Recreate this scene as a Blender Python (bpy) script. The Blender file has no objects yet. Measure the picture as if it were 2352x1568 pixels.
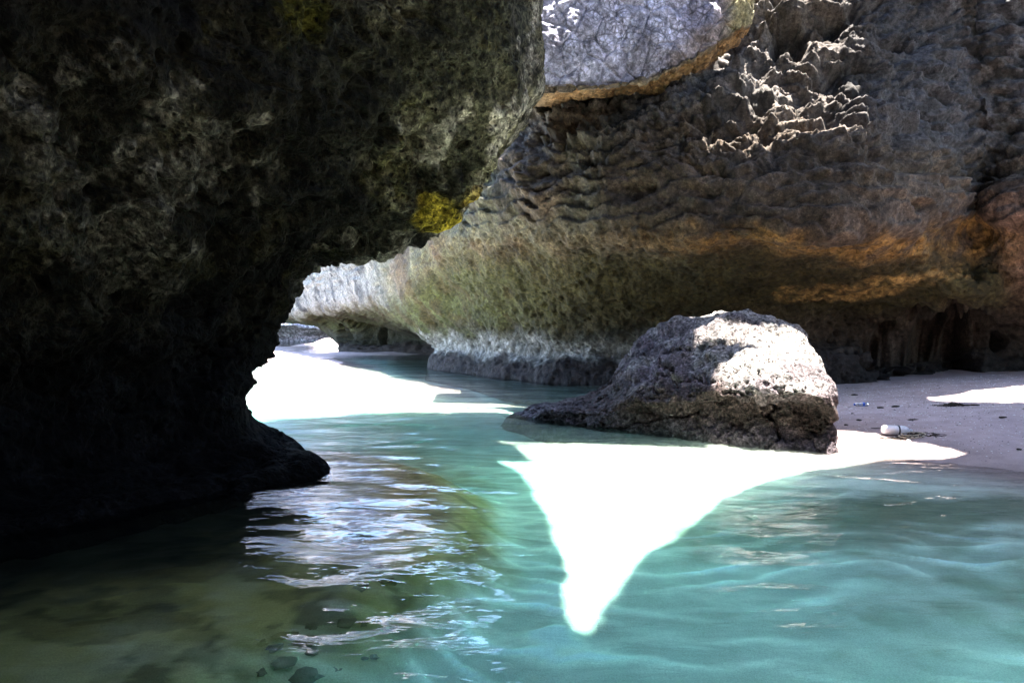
import bpy, bmesh, math, random
import numpy as np
from mathutils import Vector, Matrix
from mathutils.geometry import delaunay_2d_cdt

# ------------------------------------------------------------------ camera, sky, sun, exposure
scene = bpy.context.scene
col = scene.collection
CAM_H, LENS, FW, FH, HORIZON = 1.4, 26.0, 2352.0, 1568.0, 750.0
F = LENS / 36.0 * FW
cd = bpy.data.cameras.new('camera'); cam = bpy.data.objects.new('camera', cd); col.objects.link(cam)
cam.location = (0, 0, CAM_H); cam.rotation_euler = (math.pi/2, 0, 0)
cd.lens = LENS; cd.sensor_width = 36.0; cd.shift_y = -(FH/2 - HORIZON)/FW
cd.clip_start = 0.05; cd.clip_end = 1000
scene.camera = cam

SUN_EL, SUN_AZ = 78.0, 60.0          # azimuth measured from straight ahead (+Y) towards +X
SUN_DIR = Vector((math.sin(math.radians(SUN_AZ))*math.cos(math.radians(SUN_EL)),
                  math.cos(math.radians(SUN_AZ))*math.cos(math.radians(SUN_EL)),
                  math.sin(math.radians(SUN_EL))))
world = bpy.data.worlds.new('World'); scene.world = world; world.use_nodes = True
wn = world.node_tree
bgn = wn.nodes['Background']
sky = wn.nodes.new('ShaderNodeTexSky'); sky.sky_type = 'NISHITA'; sky.sun_disc = False
sky.sun_elevation = math.radians(SUN_EL); sky.sun_rotation = math.radians(SUN_AZ)
sky.air_density = 1.0; sky.dust_density = 0.6; sky.ozone_density = 1.6
wn.links.new(sky.outputs[0], bgn.inputs[0]); bgn.inputs[1].default_value = 0.15
sd = bpy.data.lights.new('sun', 'SUN'); sd.energy = 5.0; sd.angle = math.radians(0.53); sd.color = (1.0, 0.95, 0.87)
sun = bpy.data.objects.new('sun', sd); col.objects.link(sun)
sun.location = (4, 12, 30); sun.rotation_euler = SUN_DIR.to_track_quat('Z', 'Y').to_euler()
scene.view_settings.view_transform = 'Standard'; scene.view_settings.look = 'None'
scene.view_settings.gamma = 1.0; scene.view_settings.use_curve_mapping = False
scene.view_settings.exposure = 3.75
scene.render.engine = 'CYCLES'
scene.cycles.use_denoising = True
scene.cycles.max_bounces = 10; scene.cycles.diffuse_bounces = 5; scene.cycles.glossy_bounces = 4
scene.cycles.transparent_max_bounces = 12; scene.cycles.volume_bounces = 0
scene.cycles.sample_clamp_indirect = 12.0

# ------------------------------------------------------------------ helpers
rng = np.random.default_rng(7)
random.seed(7)

def at(px, py, Y):
    """a point seen at (px, py) of the 2352 x 1568 frame, Y metres ahead of the camera"""
    return np.array(((px - FW/2)/F*Y, Y, CAM_H - (py - HORIZON)/F*Y))

_perm = np.random.default_rng(3).permutation(512).astype(np.int64)
_perm = np.concatenate([_perm, _perm, _perm])
_g = np.random.default_rng(5).normal(size=(512, 3)); _g /= np.linalg.norm(_g, axis=1)[:, None]
_r3 = np.random.default_rng(9).random((512, 3))

def _hash(i, j, k):
    return _perm[(_perm[(_perm[i & 511] + j) & 511] + k) & 511]

def gnoise(p):
    """gradient noise, about -1..1; p is (n,3)"""
    p = np.asarray(p, dtype=np.float32)
    i = np.floor(p).astype(np.int64); f = (p - i).astype(np.float32)
    u = f*f*f*(f*(f*6 - 15) + 10)
    out = np.zeros(len(p), np.float32)
    g32 = _g.astype(np.float32)
    for dx in (0, 1):
        wx = u[:, 0] if dx else 1 - u[:, 0]
        for dy in (0, 1):
            wy = u[:, 1] if dy else 1 - u[:, 1]
            for dz in (0, 1):
                wz = u[:, 2] if dz else 1 - u[:, 2]
                g = g32[_hash(i[:, 0]+dx, i[:, 1]+dy, i[:, 2]+dz)]
                d = g[:, 0]*(f[:, 0]-dx) + g[:, 1]*(f[:, 1]-dy) + g[:, 2]*(f[:, 2]-dz)
                out += wx*wy*wz*d
    return out*1.5

def fbm(p, octaves=4, lac=2.03, gain=0.5):
    s = 0; a = 1.0; q = np.asarray(p, np.float32)
    for o in range(octaves):
        s = s + a*gnoise(q + o*17.3); q = q*lac; a *= gain
    return s

def worley(p):
    """distance to the nearest and the second nearest feature point"""
    p = np.asarray(p, np.float32)
    i = np.floor(p).astype(np.int64); f = (p - i).astype(np.float32)
    r32 = _r3.astype(np.float32)
    f1 = np.full(len(p), 9.0, np.float32); f2 = f1.copy()
    for dx in (-1, 0, 1):
        for dy in (-1, 0, 1):
            for dz in (-1, 0, 1):
                r = r32[_hash(i[:, 0]+dx, i[:, 1]+dy, i[:, 2]+dz)]
                d = (r[:, 0]+dx-f[:, 0])**2 + (r[:, 1]+dy-f[:, 1])**2 + (r[:, 2]+dz-f[:, 2])**2
                m = d < f1
                f2 = np.where(m, f1, np.minimum(f2, d)); f1 = np.where(m, d, f1)
    return np.sqrt(f1), np.sqrt(f2)

def sstep(a, b, x):
    t = np.clip((x - a)/(b - a), 0, 1); return t*t*(3 - 2*t)

def catmull(P, axis, t):
    """sample control net P along axis at parameters t (0..n-1)"""
    P = np.moveaxis(P, axis, 0); n = len(P)
    i = np.clip(np.floor(t).astype(int), 0, n-2); f = (t - i)[:, None, None]
    p1, p2 = P[i], P[i+1]
    p0 = np.where((i > 0)[:, None, None], P[np.maximum(i-1, 0)], 2*p1 - p2)
    p3 = np.where((i < n-2)[:, None, None], P[np.minimum(i+2, n-1)], 2*p2 - p1)
    m1, m2 = (p2 - p0)*0.5, (p3 - p1)*0.5
    h = (2*f**3-3*f**2+1)*p1 + (f**3-2*f**2+f)*m1 + (-2*f**3+3*f**2)*p2 + (f**3-f**2)*m2
    return np.moveaxis(h, 0, axis)

def params(weights, n):
    """n parameters spread over the control segments in proportion to weights"""
    c = np.concatenate([[0], np.cumsum(weights)]); s = np.linspace(0, c[-1], n)
    return np.interp(s, c, np.arange(len(c)))

def grid_normals(G, flip):
    du = np.gradient(G, axis=0); dv = np.gradient(G, axis=1)
    n = np.cross(du, dv); n /= np.linalg.norm(n, axis=2)[:, :, None] + 1e-9
    return -n if flip else n

def grid_mesh(name, G, mat, colour=None, flip=False, parent=None, wrap_u=False):
    nu, nv = G.shape[:2]
    idx = np.arange(nu*nv).reshape(nu, nv)
    if wrap_u: idx = np.vstack([idx, idx[:1]])
    a, b, c, d = idx[:-1, :-1], idx[1:, :-1], idx[1:, 1:], idx[:-1, 1:]
    q = np.stack([a, b, c, d] if not flip else [a, d, c, b], axis=-1).reshape(-1, 4)
    return raw_mesh(name, G.reshape(-1, 3), q, mat, colour, parent)

def raw_mesh(name, V, Q, mat, colour=None, parent=None, smooth=True):
    me = bpy.data.meshes.new(name)
    V = np.ascontiguousarray(V, np.float32); Q = np.ascontiguousarray(Q, np.int32)
    k = Q.shape[1]
    me.vertices.add(len(V)); me.vertices.foreach_set('co', V.ravel())
    me.loops.add(Q.size); me.loops.foreach_set('vertex_index', Q.ravel())
    me.polygons.add(len(Q))
    me.polygons.foreach_set('loop_start', np.arange(0, Q.size, k, dtype=np.int32))
    me.polygons.foreach_set('loop_total', np.full(len(Q), k, np.int32))
    me.polygons.foreach_set('use_smooth', np.full(len(Q), smooth, bool))
    me.update(calc_edges=True); me.validate()
    if colour is not None:
        at_ = me.color_attributes.new('Col', 'FLOAT_COLOR', 'POINT')
        c4 = np.ones((len(V), 4), np.float32); c4[:, :3] = np.clip(colour, 0.003, 0.95)
        at_.data.foreach_set('color', c4.ravel())
    me.materials.append(mat)
    o = bpy.data.objects.new(name, me); col.objects.link(o)
    if parent: o.parent = parent
    return o

def tag(o, label=None, cat=None, group=None, kind=None):
    if label: o['label'] = label
    if cat: o['category'] = cat
    if group: o['group'] = group
    if kind: o['kind'] = kind
    return o

def lerp(a, b, t):
    return a + (b - a)*t[:, None]

def C(*v): return np.array(v, np.float32)

# ------------------------------------------------------------------ materials
def new_mat(name):
    m = bpy.data.materials.new(name); m.use_nodes = True
    return m, m.node_tree.nodes, m.node_tree.links, m.node_tree.nodes['Principled BSDF']

def rock_material(name, scale=1.0, mottle=0.55, pit=0.5, bump=0.35, rough=0.85, crackle=0.0, dark=(0.02, 0.018, 0.016), squash=(1, 1, 1), spec=0.25, light_spots=0.0, grainy=0.5):
    m, N, L, P = new_mat(name)
    geo = N.new('ShaderNodeNewGeometry')
    mp = N.new('ShaderNodeMapping'); mp.inputs['Scale'].default_value = squash
    L.new(geo.outputs['Position'], mp.inputs[0]); pos = mp.outputs[0]
    attr = N.new('ShaderNodeAttribute'); attr.attribute_name = 'Col'
    def noise(s, d=6, r=0.6):
        n = N.new('ShaderNodeTexNoise'); n.inputs['Scale'].default_value = s*scale
        n.inputs['Detail'].default_value = d; n.inputs['Roughness'].default_value = r
        L.new(pos, n.inputs['Vector']); return n
    def ramp(src, a, b, c0=0.0, c1=1.0):
        r = N.new('ShaderNodeMapRange'); r.inputs[1].default_value = a; r.inputs[2].default_value = b
        r.inputs[3].default_value = c0; r.inputs[4].default_value = c1; L.new(src, r.inputs[0]); return r.outputs[0]
    def mul(c, f):
        v = N.new('ShaderNodeMix'); v.data_type = 'RGBA'; v.blend_type = 'MULTIPLY'; v.inputs[0].default_value = 1.0
        L.new(c, v.inputs[6]); L.new(f, v.inputs[7]); return v.outputs[2]
    n1 = noise(2.2, 7, 0.62); n2 = noise(13, 4, 0.55); n3 = noise(55, 3, 0.6)
    c = mul(attr.outputs['Color'], ramp(n1.outputs[0], 0.3, 0.7, 1 - mottle, 1 + mottle))
    c = mul(c, ramp(n2.outputs[0], 0.34, 0.66, 1 - 1.2*max(grainy, 0.35), 1 + 1.2*max(grainy, 0.35)))
    c = mul(c, ramp(n3.outputs[0], 0.3, 0.7, 0.65, 1.35))
    vor = N.new('ShaderNodeTexVoronoi'); vor.inputs['Scale'].default_value = 16*scale
    wob = N.new('ShaderNodeVectorMath'); wob.operation = 'MULTIPLY_ADD'
    wob.inputs[1].default_value = (0.05, 0.05, 0.05); L.new(n2.outputs[1], wob.inputs[0]); L.new(pos, wob.inputs[2])
    L.new(wob.outputs[0], vor.inputs['Vector'])
    grain = N.new('ShaderNodeTexVoronoi'); grain.inputs['Scale'].default_value = 34*scale; L.new(wob.outputs[0], grain.inputs['Vector'])
    for src_, lo_, hi_ in ((vor, 1 - grainy, 1 + grainy), (grain, 1 - grainy, 1 + grainy)):
        sp = N.new('ShaderNodeSeparateColor'); L.new(src_.outputs['Color'], sp.inputs[0])
        c = mul(c, ramp(sp.outputs[0], 0.0, 1.0, lo_, hi_))
    pitm = ramp(vor.outputs['Distance'], 0.12, 0.34, 1.0, 0.0)
    gate = ramp(n1.outputs[0], 0.44, 0.56, 0.0, 1.0)
    vor2 = N.new('ShaderNodeTexVoronoi'); vor2.inputs['Scale'].default_value = 7.0*scale; L.new(wob.outputs[0], vor2.inputs['Vector'])
    gate2 = ramp(n1.outputs[0], 0.62, 0.45, 0.0, 1.0)
    pit2 = N.new('ShaderNodeMath'); pit2.operation = 'MULTIPLY'; L.new(ramp(vor2.outputs['Distance'], 0.10, 0.24, 1.0, 0.0), pit2.inputs[0]); L.new(gate2, pit2.inputs[1])
    ma = N.new('ShaderNodeMath'); ma.operation = 'MULTIPLY'; L.new(pitm, ma.inputs[0]); L.new(gate, ma.inputs[1])
    mm = N.new('ShaderNodeMath'); mm.operation = 'MAXIMUM'; L.new(ma.outputs[0], mm.inputs[0]); L.new(pit2.outputs[0], mm.inputs[1])
    pm = N.new('ShaderNodeMath'); pm.operation = 'MULTIPLY'; pm.inputs[1].default_value = pit; L.new(mm.outputs[0], pm.inputs[0])
    mix = N.new('ShaderNodeMix'); mix.data_type = 'RGBA'; L.new(pm.outputs[0], mix.inputs[0]); L.new(c, mix.inputs[6])
    mix.inputs[7].default_value = (*dark, 1); c = mix.outputs[2]
    if crackle:
        vc = N.new('ShaderNodeTexVoronoi'); vc.feature = 'DISTANCE_TO_EDGE'; vc.inputs['Scale'].default_value = 5.5*scale
        L.new(wob.outputs[0], vc.inputs['Vector'])
        vd = N.new('ShaderNodeTexVoronoi'); vd.feature = 'DISTANCE_TO_EDGE'; vd.inputs['Scale'].default_value = 12*scale
        L.new(wob.outputs[0], vd.inputs['Vector'])
        k1 = ramp(vc.outputs['Distance'], 0.02, 0.10, 1, 0); k2 = ramp(vd.outputs['Distance'], 0.03, 0.16, 0.8, 0)
        mx = N.new('ShaderNodeMath'); mx.operation = 'MAXIMUM'; L.new(k1, mx.inputs[0]); L.new(k2, mx.inputs[1])
        g2 = ramp(noise(1.1, 5).outputs[0], 0.42, 0.60, 0.05, 1)
        m3 = N.new('ShaderNodeMath'); m3.operation = 'MULTIPLY'; L.new(mx.outputs[0], m3.inputs[0]); L.new(g2, m3.inputs[1])
        m4 = N.new('ShaderNodeMath'); m4.operation = 'MULTIPLY'; m4.inputs[1].default_value = crackle; L.new(m3.outputs[0], m4.inputs[0])
        mx2 = N.new('ShaderNodeMix'); mx2.data_type = 'RGBA'; L.new(m4.outputs[0], mx2.inputs[0]); L.new(c, mx2.inputs[6])
        mx2.inputs[7].default_value = (*dark, 1); c = mx2.outputs[2]
    if light_spots:
        vs = N.new('ShaderNodeTexVoronoi'); vs.inputs['Scale'].default_value = 9*scale; L.new(wob.outputs[0], vs.inputs['Vector'])
        ls = ramp(vs.outputs['Distance'], 0.08, 0.2, light_spots, 0)
        mx3 = N.new('ShaderNodeMix'); mx3.data_type = 'RGBA'; L.new(ls, mx3.inputs[0]); L.new(c, mx3.inputs[6])
        mx3.inputs[7].default_value = (0.3, 0.26, 0.22, 1); c = mx3.outputs[2]
    L.new(c, P.inputs['Base Color'])
    P.inputs['Roughness'].default_value = rough; P.inputs['Specular IOR Level'].default_value = spec
    # relief finer than the mesh
    add = N.new('ShaderNodeMath'); add.operation = 'MULTIPLY_ADD'; add.inputs[1].default_value = 0.5
    L.new(n3.outputs[0], add.inputs[0]); L.new(n2.outputs[0], add.inputs[2])
    sub = N.new('ShaderNodeMath'); sub.operation = 'SUBTRACT'; L.new(add.outputs[0], sub.inputs[0]); L.new(mm.outputs[0], sub.inputs[1])
    bp = N.new('ShaderNodeBump'); bp.inputs['Strength'].default_value = bump; bp.inputs['Distance'].default_value = 0.06
    L.new(sub.outputs[0], bp.inputs['Height']); L.new(bp.outputs[0], P.inputs['Normal'])
    return m

M_left = rock_material('dark_pitted_limestone', 1.0, 0.9, 0.95, 0.75, 0.95, dark=(0.004, 0.004, 0.004), spec=0.06)
M_back = rock_material('layered_limestone', 0.9, 0.55, 0.5, 0.45, 0.9, grainy=0.22, dark=(0.02, 0.016, 0.012))
M_slab = rock_material('crackled_grey_limestone', 0.7, 0.5, 0.3, 0.5, 0.9, crackle=0.75, grainy=0.2)
M_boul = rock_material('pitted_boulder_stone', 1.5, 0.5, 0.85, 1.0, 0.85, dark=(0.03, 0.02, 0.018))
M_far = rock_material('far_cliff_stone', 0.35, 0.4, 0.2, 0.4, 0.95)

def sand_material():
    m, N, L, P = new_mat('sand')
    geo = N.new('ShaderNodeNewGeometry'); attr = N.new('ShaderNodeAttribute'); attr.attribute_name = 'Col'
    n = N.new('ShaderNodeTexNoise'); n.inputs['Scale'].default_value = 3.0; n.inputs['Detail'].default_value = 8; n.inputs['Roughness'].default_value = 0.65
    L.new(geo.outputs['Position'], n.inputs['Vector'])
    n2 = N.new('ShaderNodeTexNoise'); n2.inputs['Scale'].default_value = 120; n2.inputs['Detail'].default_value = 3
    L.new(geo.outputs['Position'], n2.inputs['Vector'])
    def ramp(src, a, b, c0, c1):
        r = N.new('ShaderNodeMapRange'); r.inputs[1].default_value = a; r.inputs[2].default_value = b
        r.inputs[3].default_value = c0; r.inputs[4].default_value = c1; L.new(src, r.inputs[0]); return r.outputs[0]
    c = attr.outputs['Color']
    for s in (ramp(n.outputs[0], 0.3, 0.7, 0.8, 1.2), ramp(n2.outputs[0], 0.3, 0.7, 0.8, 1.2)):
        v = N.new('ShaderNodeMix'); v.data_type = 'RGBA'; v.blend_type = 'MULTIPLY'; v.inputs[0].default_value = 1
        L.new(c, v.inputs[6]); L.new(s, v.inputs[7]); c = v.outputs[2]
    L.new(c, P.inputs['Base Color']); P.inputs['Roughness'].default_value = 0.9; P.inputs['Specular IOR Level'].default_value = 0.2
    bp = N.new('ShaderNodeBump'); bp.inputs['Strength'].default_value = 0.35; bp.inputs['Distance'].default_value = 0.02
    L.new(n2.outputs[0], bp.inputs['Height']); L.new(bp.outputs[0], P.inputs['Normal'])
    return m
M_sand = sand_material()

def water_material():
    m = bpy.data.materials.new('clear_sea_water'); m.use_nodes = True
    N, L = m.node_tree.nodes, m.node_tree.links
    N.remove(N['Principled BSDF']); out = N['Material Output']
    geo = N.new('ShaderNodeNewGeometry')
    mp = N.new('ShaderNodeMapping'); mp.inputs['Scale'].default_value = (1.0, 2.2, 1.0); mp.inputs['Rotation'].default_value = (0, 0, 0.18)
    L.new(geo.outputs['Position'], mp.inputs[0])
    n = N.new('ShaderNodeTexNoise'); n.inputs['Scale'].default_value = 2.6; n.inputs['Detail'].default_value = 3; n.inputs['Roughness'].default_value = 0.5
    n.inputs['Distortion'].default_value = 0.6
    L.new(mp.outputs[0], n.inputs['Vector'])
    bp = N.new('ShaderNodeBump'); bp.inputs['Strength'].default_value = 0.35; bp.inputs['Distance'].default_value = 0.03
    L.new(n.outputs[0], bp.inputs['Height'])
    fr = N.new('ShaderNodeFresnel'); fr.inputs['IOR'].default_value = 1.333; L.new(bp.outputs[0], fr.inputs['Normal'])
    gl = N.new('ShaderNodeBsdfGlossy'); gl.inputs['Roughness'].default_value = 0.015; L.new(bp.outputs[0], gl.inputs['Normal'])
    tr = N.new('ShaderNodeBsdfTransparent')
    rf = N.new('ShaderNodeBsdfRefraction'); rf.inputs['IOR'].default_value = 1.333; rf.inputs['Roughness'].default_value = 0.0; L.new(bp.outputs[0], rf.inputs['Normal'])
    body = N.new('ShaderNodeMixShader'); body.inputs[0].default_value = 0.35; L.new(tr.outputs[0], body.inputs[1]); L.new(rf.outputs[0], body.inputs[2])
    mix = N.new('ShaderNodeMixShader'); L.new(fr.outputs[0], mix.inputs[0]); L.new(body.outputs[0], mix.inputs[1]); L.new(gl.outputs[0], mix.inputs[2])
    L.new(mix.outputs[0], out.inputs['Surface'])
    va = N.new('ShaderNodeVolumeAbsorption'); va.inputs['Color'].default_value = (0.02, 0.83, 0.80, 1); va.inputs['Density'].default_value = 0.56
    L.new(va.outputs[0], out.inputs['Volume'])
    return m
M_water = water_material()

def plain(name, colour, rough=0.5, trans=0.0, spec=0.5, bump=0.0):
    m, N, L, P = new_mat(name)
    n = N.new('ShaderNodeTexNoise'); n.inputs['Scale'].default_value = 30; n.inputs['Detail'].default_value = 4
    g = N.new('ShaderNodeNewGeometry'); L.new(g.outputs['Position'], n.inputs['Vector'])
    r = N.new('ShaderNodeMapRange'); r.inputs[3].default_value = 0.75; r.inputs[4].default_value = 1.25; L.new(n.outputs[0], r.inputs[0])
    v = N.new('ShaderNodeMix'); v.data_type = 'RGBA'; v.blend_type = 'MULTIPLY'; v.inputs[0].default_value = 1
    v.inputs[6].default_value = (*colour, 1); L.new(r.outputs[0], v.inputs[7]); L.new(v.outputs[2], P.inputs['Base Color'])
    P.inputs['Roughness'].default_value = rough; P.inputs['Specular IOR Level'].default_value = spec
    P.inputs['Transmission Weight'].default_value = trans
    if bump:
        bp = N.new('ShaderNodeBump'); bp.inputs['Strength'].default_value = bump; bp.inputs['Distance'].default_value = 0.01
        L.new(n.outputs[0], bp.inputs['Height']); L.new(bp.outputs[0], P.inputs['Normal'])
    return m

# ------------------------------------------------------------------ sand: beach and sea bed in one sheet
SHORE = np.array([(9.0, -6.0), (8.2, 2.0), (6.4, 5.6), (5.0, 7.0), (3.9, 8.1), (3.7, 9.5), (4.0, 11.5), (5.2, 14.5), (6.0, 20.0)])
def shore_distance(X, Y):
    """signed distance to the shoreline, positive up the beach"""
    best = np.full(X.shape, 1e9); sign = np.ones(X.shape)
    for (ax, ay), (bx, by) in zip(SHORE[:-1], SHORE[1:]):
        dx, dy = bx-ax, by-ay; t = np.clip(((X-ax)*dx + (Y-ay)*dy)/(dx*dx+dy*dy), 0, 1)
        qx, qy = X-(ax+t*dx), Y-(ay+t*dy); d = np.hypot(qx, qy); s = np.where(qx*dy - qy*dx > 0, 1.0, -1.0)
        m = d < best; best = np.where(m, d, best); sign = np.where(m, s, sign)
    return best*sign
def ground_height(X, Y):
    d = shore_distance(X, Y)
    z = np.where(d > 0, 0.80*(1 - np.exp(-d*0.15)), -0.80*(1 - np.exp(d*0.15)))
    p = np.stack([X, Y, 0*X], -1).reshape(-1, 3)
    z = z + (0.05*fbm(p*0.35, 3)).reshape(X.shape)*np.clip(np.abs(d)*0.6, 0, 1)
    # the channel: a shallow bar on the open side, deeper along the cliff
    xb = np.interp(Y, [13, 15, 18, 21, 24, 26, 33, 37, 45, 70], [0.2, -0.4, -1.0, -2.2, -3.8, -4.4, -5.2, -8.0, -11.0, -16.0])
    zc = -0.07 - 0.55*sstep(-0.6, 1.8, X - xb) + 0.10*sstep(-0.5, -3.0, X - xb)*sstep(24, 30, Y) + 0.035*np.sin(Y*0.9 + X*0.7)
    zc = np.maximum(zc, 0.16 - 0.10*((X + 7.6)/3.0)**2 - 0.22*np.abs(Y - 37.2 - 0.25*(X + 7))**1.0)
    w_ = sstep(10.6, 12.8, Y + 0.35*X)*sstep(2.2, 0.6, X)
    z = z*(1 - w_) + zc*w_
    z = z + 0.5*sstep(56, 66, Y)
    # rocky shelf rising to the overhang's foot
    e = np.hypot((X + 3.2)/3.3, (Y - 6.2)/3.2)
    e = np.hypot((X + 3.2)/3.2, (Y - 5.8)/4.0)
    z = z + 0.38*sstep(1.06, 0.78, e)
    return z
gx = np.concatenate([np.linspace(-16, -4.2, 60), np.linspace(-4, 9, 300), np.linspace(9.2, 18, 40)])
gy = np.concatenate([np.linspace(-8, 1.9, 30), np.linspace(2, 8.5, 270), np.linspace(8.55, 16, 130), np.linspace(16.3, 90, 130)])
GX, GY = np.meshgrid(gx, gy, indexing='ij')
GZ = ground_height(GX, GY)
dsh = shore_distance(GX, GY)
pp = np.stack([GX, GY, 0*GX], -1).reshape(-1, 3)
# ripple relief on the bed; bright caustic light lines and darker troughs painted along it
w = (fbm(pp*0.6, 2)).reshape(GX.shape)
w2 = fbm(pp*2.3 + 5, 2).reshape(GX.shape)
caustic_crest = (0.5 + 0.5*np.cos((GY + GX*0.22 + 0.55*w + 0.09*w2)*2*math.pi/0.36))**5
caustic_crest = caustic_crest*sstep(-0.1, -1.2, dsh)*sstep(11, 7.5, GY)*np.clip(0.55 + 1.1*fbm(pp*0.8 + 77, 3).reshape(GX.shape), 0.05, 1.2)
GZ = GZ + 0.022*caustic_crest
GZ = GZ + (0.012*fbm(pp*4.0, 3)).reshape(GX.shape)
dry = C(0.39, 0.305, 0.295); wet = C(0.28, 0.215, 0.20); bed = C(0.70, 0.66, 0.57)
algae = C(0.30, 0.245, 0.085); weed = C(0.10, 0.12, 0.06)
zf = GZ.ravel(); df = dsh.ravel()
c = np.tile(dry, (len(zf), 1)); c = lerp(c, np.tile(wet, (len(zf), 1)), sstep(0.16, 0.03, zf)); c = lerp(c, np.tile(bed, (len(zf), 1)), sstep(0.0, -0.12, zf))
c = c*(1 + (-0.25 + 1.0*caustic_crest.ravel())*sstep(-0.08, -0.2, zf))[:, None]
nz = fbm(pp*0.9, 5); nz2 = fbm(pp*2.5 + 40, 4)
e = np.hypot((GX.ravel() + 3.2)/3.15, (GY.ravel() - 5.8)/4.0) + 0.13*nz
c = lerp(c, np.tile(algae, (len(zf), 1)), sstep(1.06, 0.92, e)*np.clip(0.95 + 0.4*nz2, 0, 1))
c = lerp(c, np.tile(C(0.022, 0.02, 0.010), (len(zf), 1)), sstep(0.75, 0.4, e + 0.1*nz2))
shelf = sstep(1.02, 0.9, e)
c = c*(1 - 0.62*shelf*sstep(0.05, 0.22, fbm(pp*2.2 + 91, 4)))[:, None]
e2 = np.hypot((GX.ravel() - 3.3)/2.6, (GY.ravel() - 6.0)/0.75) + 0.35*nz2
c = lerp(c, np.tile(weed, (len(zf), 1)), sstep(1.0, 0.55, e2)*0.75)
e3 = np.hypot((GX.ravel() - 4.0)/2.2, (GY.ravel() - 4.4)/0.9) + 0.5*nz2
c = lerp(c, np.tile(weed*1.4, (len(zf), 1)), sstep(0.9, 0.5, e3)*0.55)
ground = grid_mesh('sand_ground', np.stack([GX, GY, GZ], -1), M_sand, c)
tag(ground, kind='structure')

# ------------------------------------------------------------------ water
def build_water():
    nt, nr = 430, 520
    th = np.radians(np.linspace(-62, 62, nt)); r = np.geomspace(0.9, 95, nr)
    T, R = np.meshgrid(th, r, indexing='ij')
    X = R*np.sin(T); Y = R*np.cos(T) - 0.6
    Z = np.zeros_like(X)
    wr = np.random.default_rng(21)
    p = np.stack([X.ravel()*0.5, Y.ravel()*0.5, 0*X.ravel()], -1)
    wx = fbm(p, 2).reshape(X.shape)*0.55; wy = fbm(p + 31, 2).reshape(X.shape)*0.55
    spacing = R*math.log(95/0.9)/nr
    for k in range(30):
        lam = 0.22*(1.9/0.22)**(k/29.0)
        a = math.radians(80 + wr.normal()*26)          # travelling mostly towards and away from the camera
        kx, ky = math.cos(a)*2*math.pi/lam, math.sin(a)*2*math.pi/lam
        amp = 0.0018*lam**0.8*(0.6 + 0.8*wr.random())
        Z += amp*np.sin(kx*(X+wx) + ky*(Y+wy) + wr.random()*6.28)*sstep(0.42, 0.2, spacing/lam)
    G = np.stack([X, Y, Z], -1)
    nu, nv = G.shape[:2]
    idx = np.arange(nu*nv).reshape(nu, nv)
    a, b, c2, d = idx[:-1, :-1], idx[1:, :-1], idx[1:, 1:], idx[:-1, 1:]
    Q = np.stack([a, d, c2, b], -1).reshape(-1, 4)[:, ::-1]
    # close the body of water below the bed
    rim = np.concatenate([idx[:, 0], idx[-1, 1:], idx[-2::-1, -1], idx[0, -2:0:-1]])
    V = G.reshape(-1, 3); low = V[rim].copy(); low[:, 2] = -6.0
    n0 = len(V); V = np.vstack([V, low, [[0, 30, -6.0]]])
    m = len(rim); ar = np.arange(m); nx = (ar + 1) % m
    side = np.stack([rim[ar], n0 + ar, n0 + nx, rim[nx]], -1)
    bot = np.stack([n0 + ar, np.full(m, n0 + m), np.full(m, n0 + m), n0 + nx], -1)
    me = bpy.data.meshes.new('water')
    faces = [tuple(f) for f in Q[:, ::-1].tolist()] if False else None
    loops = np.concatenate([Q.ravel(), side.ravel(), np.stack([n0+ar, np.full(m, n0+m), n0+nx], -1).ravel()]).astype(np.int32)
    sizes = np.concatenate([np.full(len(Q), 4), np.full(m, 4), np.full(m, 3)]).astype(np.int32)
    me.vertices.add(len(V)); me.vertices.foreach_set('co', V.astype(np.float32).ravel())
    me.loops.add(len(loops)); me.loops.foreach_set('vertex_index', loops)
    me.polygons.add(len(sizes)); me.polygons.foreach_set('loop_start', np.concatenate([[0], np.cumsum(sizes)[:-1]]).astype(np.int32)); me.polygons.foreach_set('loop_total', sizes)
    sm = np.zeros(len(sizes), bool); sm[:len(Q)] = True; me.polygons.foreach_set('use_smooth', sm)
    me.update(calc_edges=True)
    bm = bmesh.new(); bm.from_mesh(me); bmesh.ops.recalc_face_normals(bm, faces=bm.faces); bm.to_mesh(me); bm.free()
    me.materials.append(M_water)
    o = bpy.data.objects.new('water', me); col.objects.link(o)
    return tag(o, kind='structure')
water = build_water()

# ------------------------------------------------------------------ rock masses
def net_surface(rows, nu, nv, flip_hint=None):
    """rows: list of rows (bottom to top) of control points; returns grid (nu along rows' points, nv across rows) and its parameters"""
    P = np.array(rows, dtype=np.float64).transpose(1, 0, 2)         # [col, row, xyz]
    def pix(q):
        y = np.maximum(q[..., 1], 1.0); return np.stack([q[..., 0]/y*F, q[..., 2]/y*F], -1)
    px = pix(P)
    wu = np.clip(np.linalg.norm(np.diff(px, axis=0), axis=2).mean(1), 60, 420)
    wv = np.clip(np.linalg.norm(np.diff(px, axis=1), axis=2).mean(0), 40, 420)
    tu, tv = params(wu, nu), params(wv, nv)
    G = catmull(catmull(P, 0, tu), 1, tv)
    TU, TV = np.meshgrid(tu, tv, indexing='ij')
    n = grid_normals(G, False)
    view = np.array([0, 0, CAM_H]) - G
    flip = (n*view).sum(2).mean() < 0
    return G, (-n if flip else n), TU, TV, not flip

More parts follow.
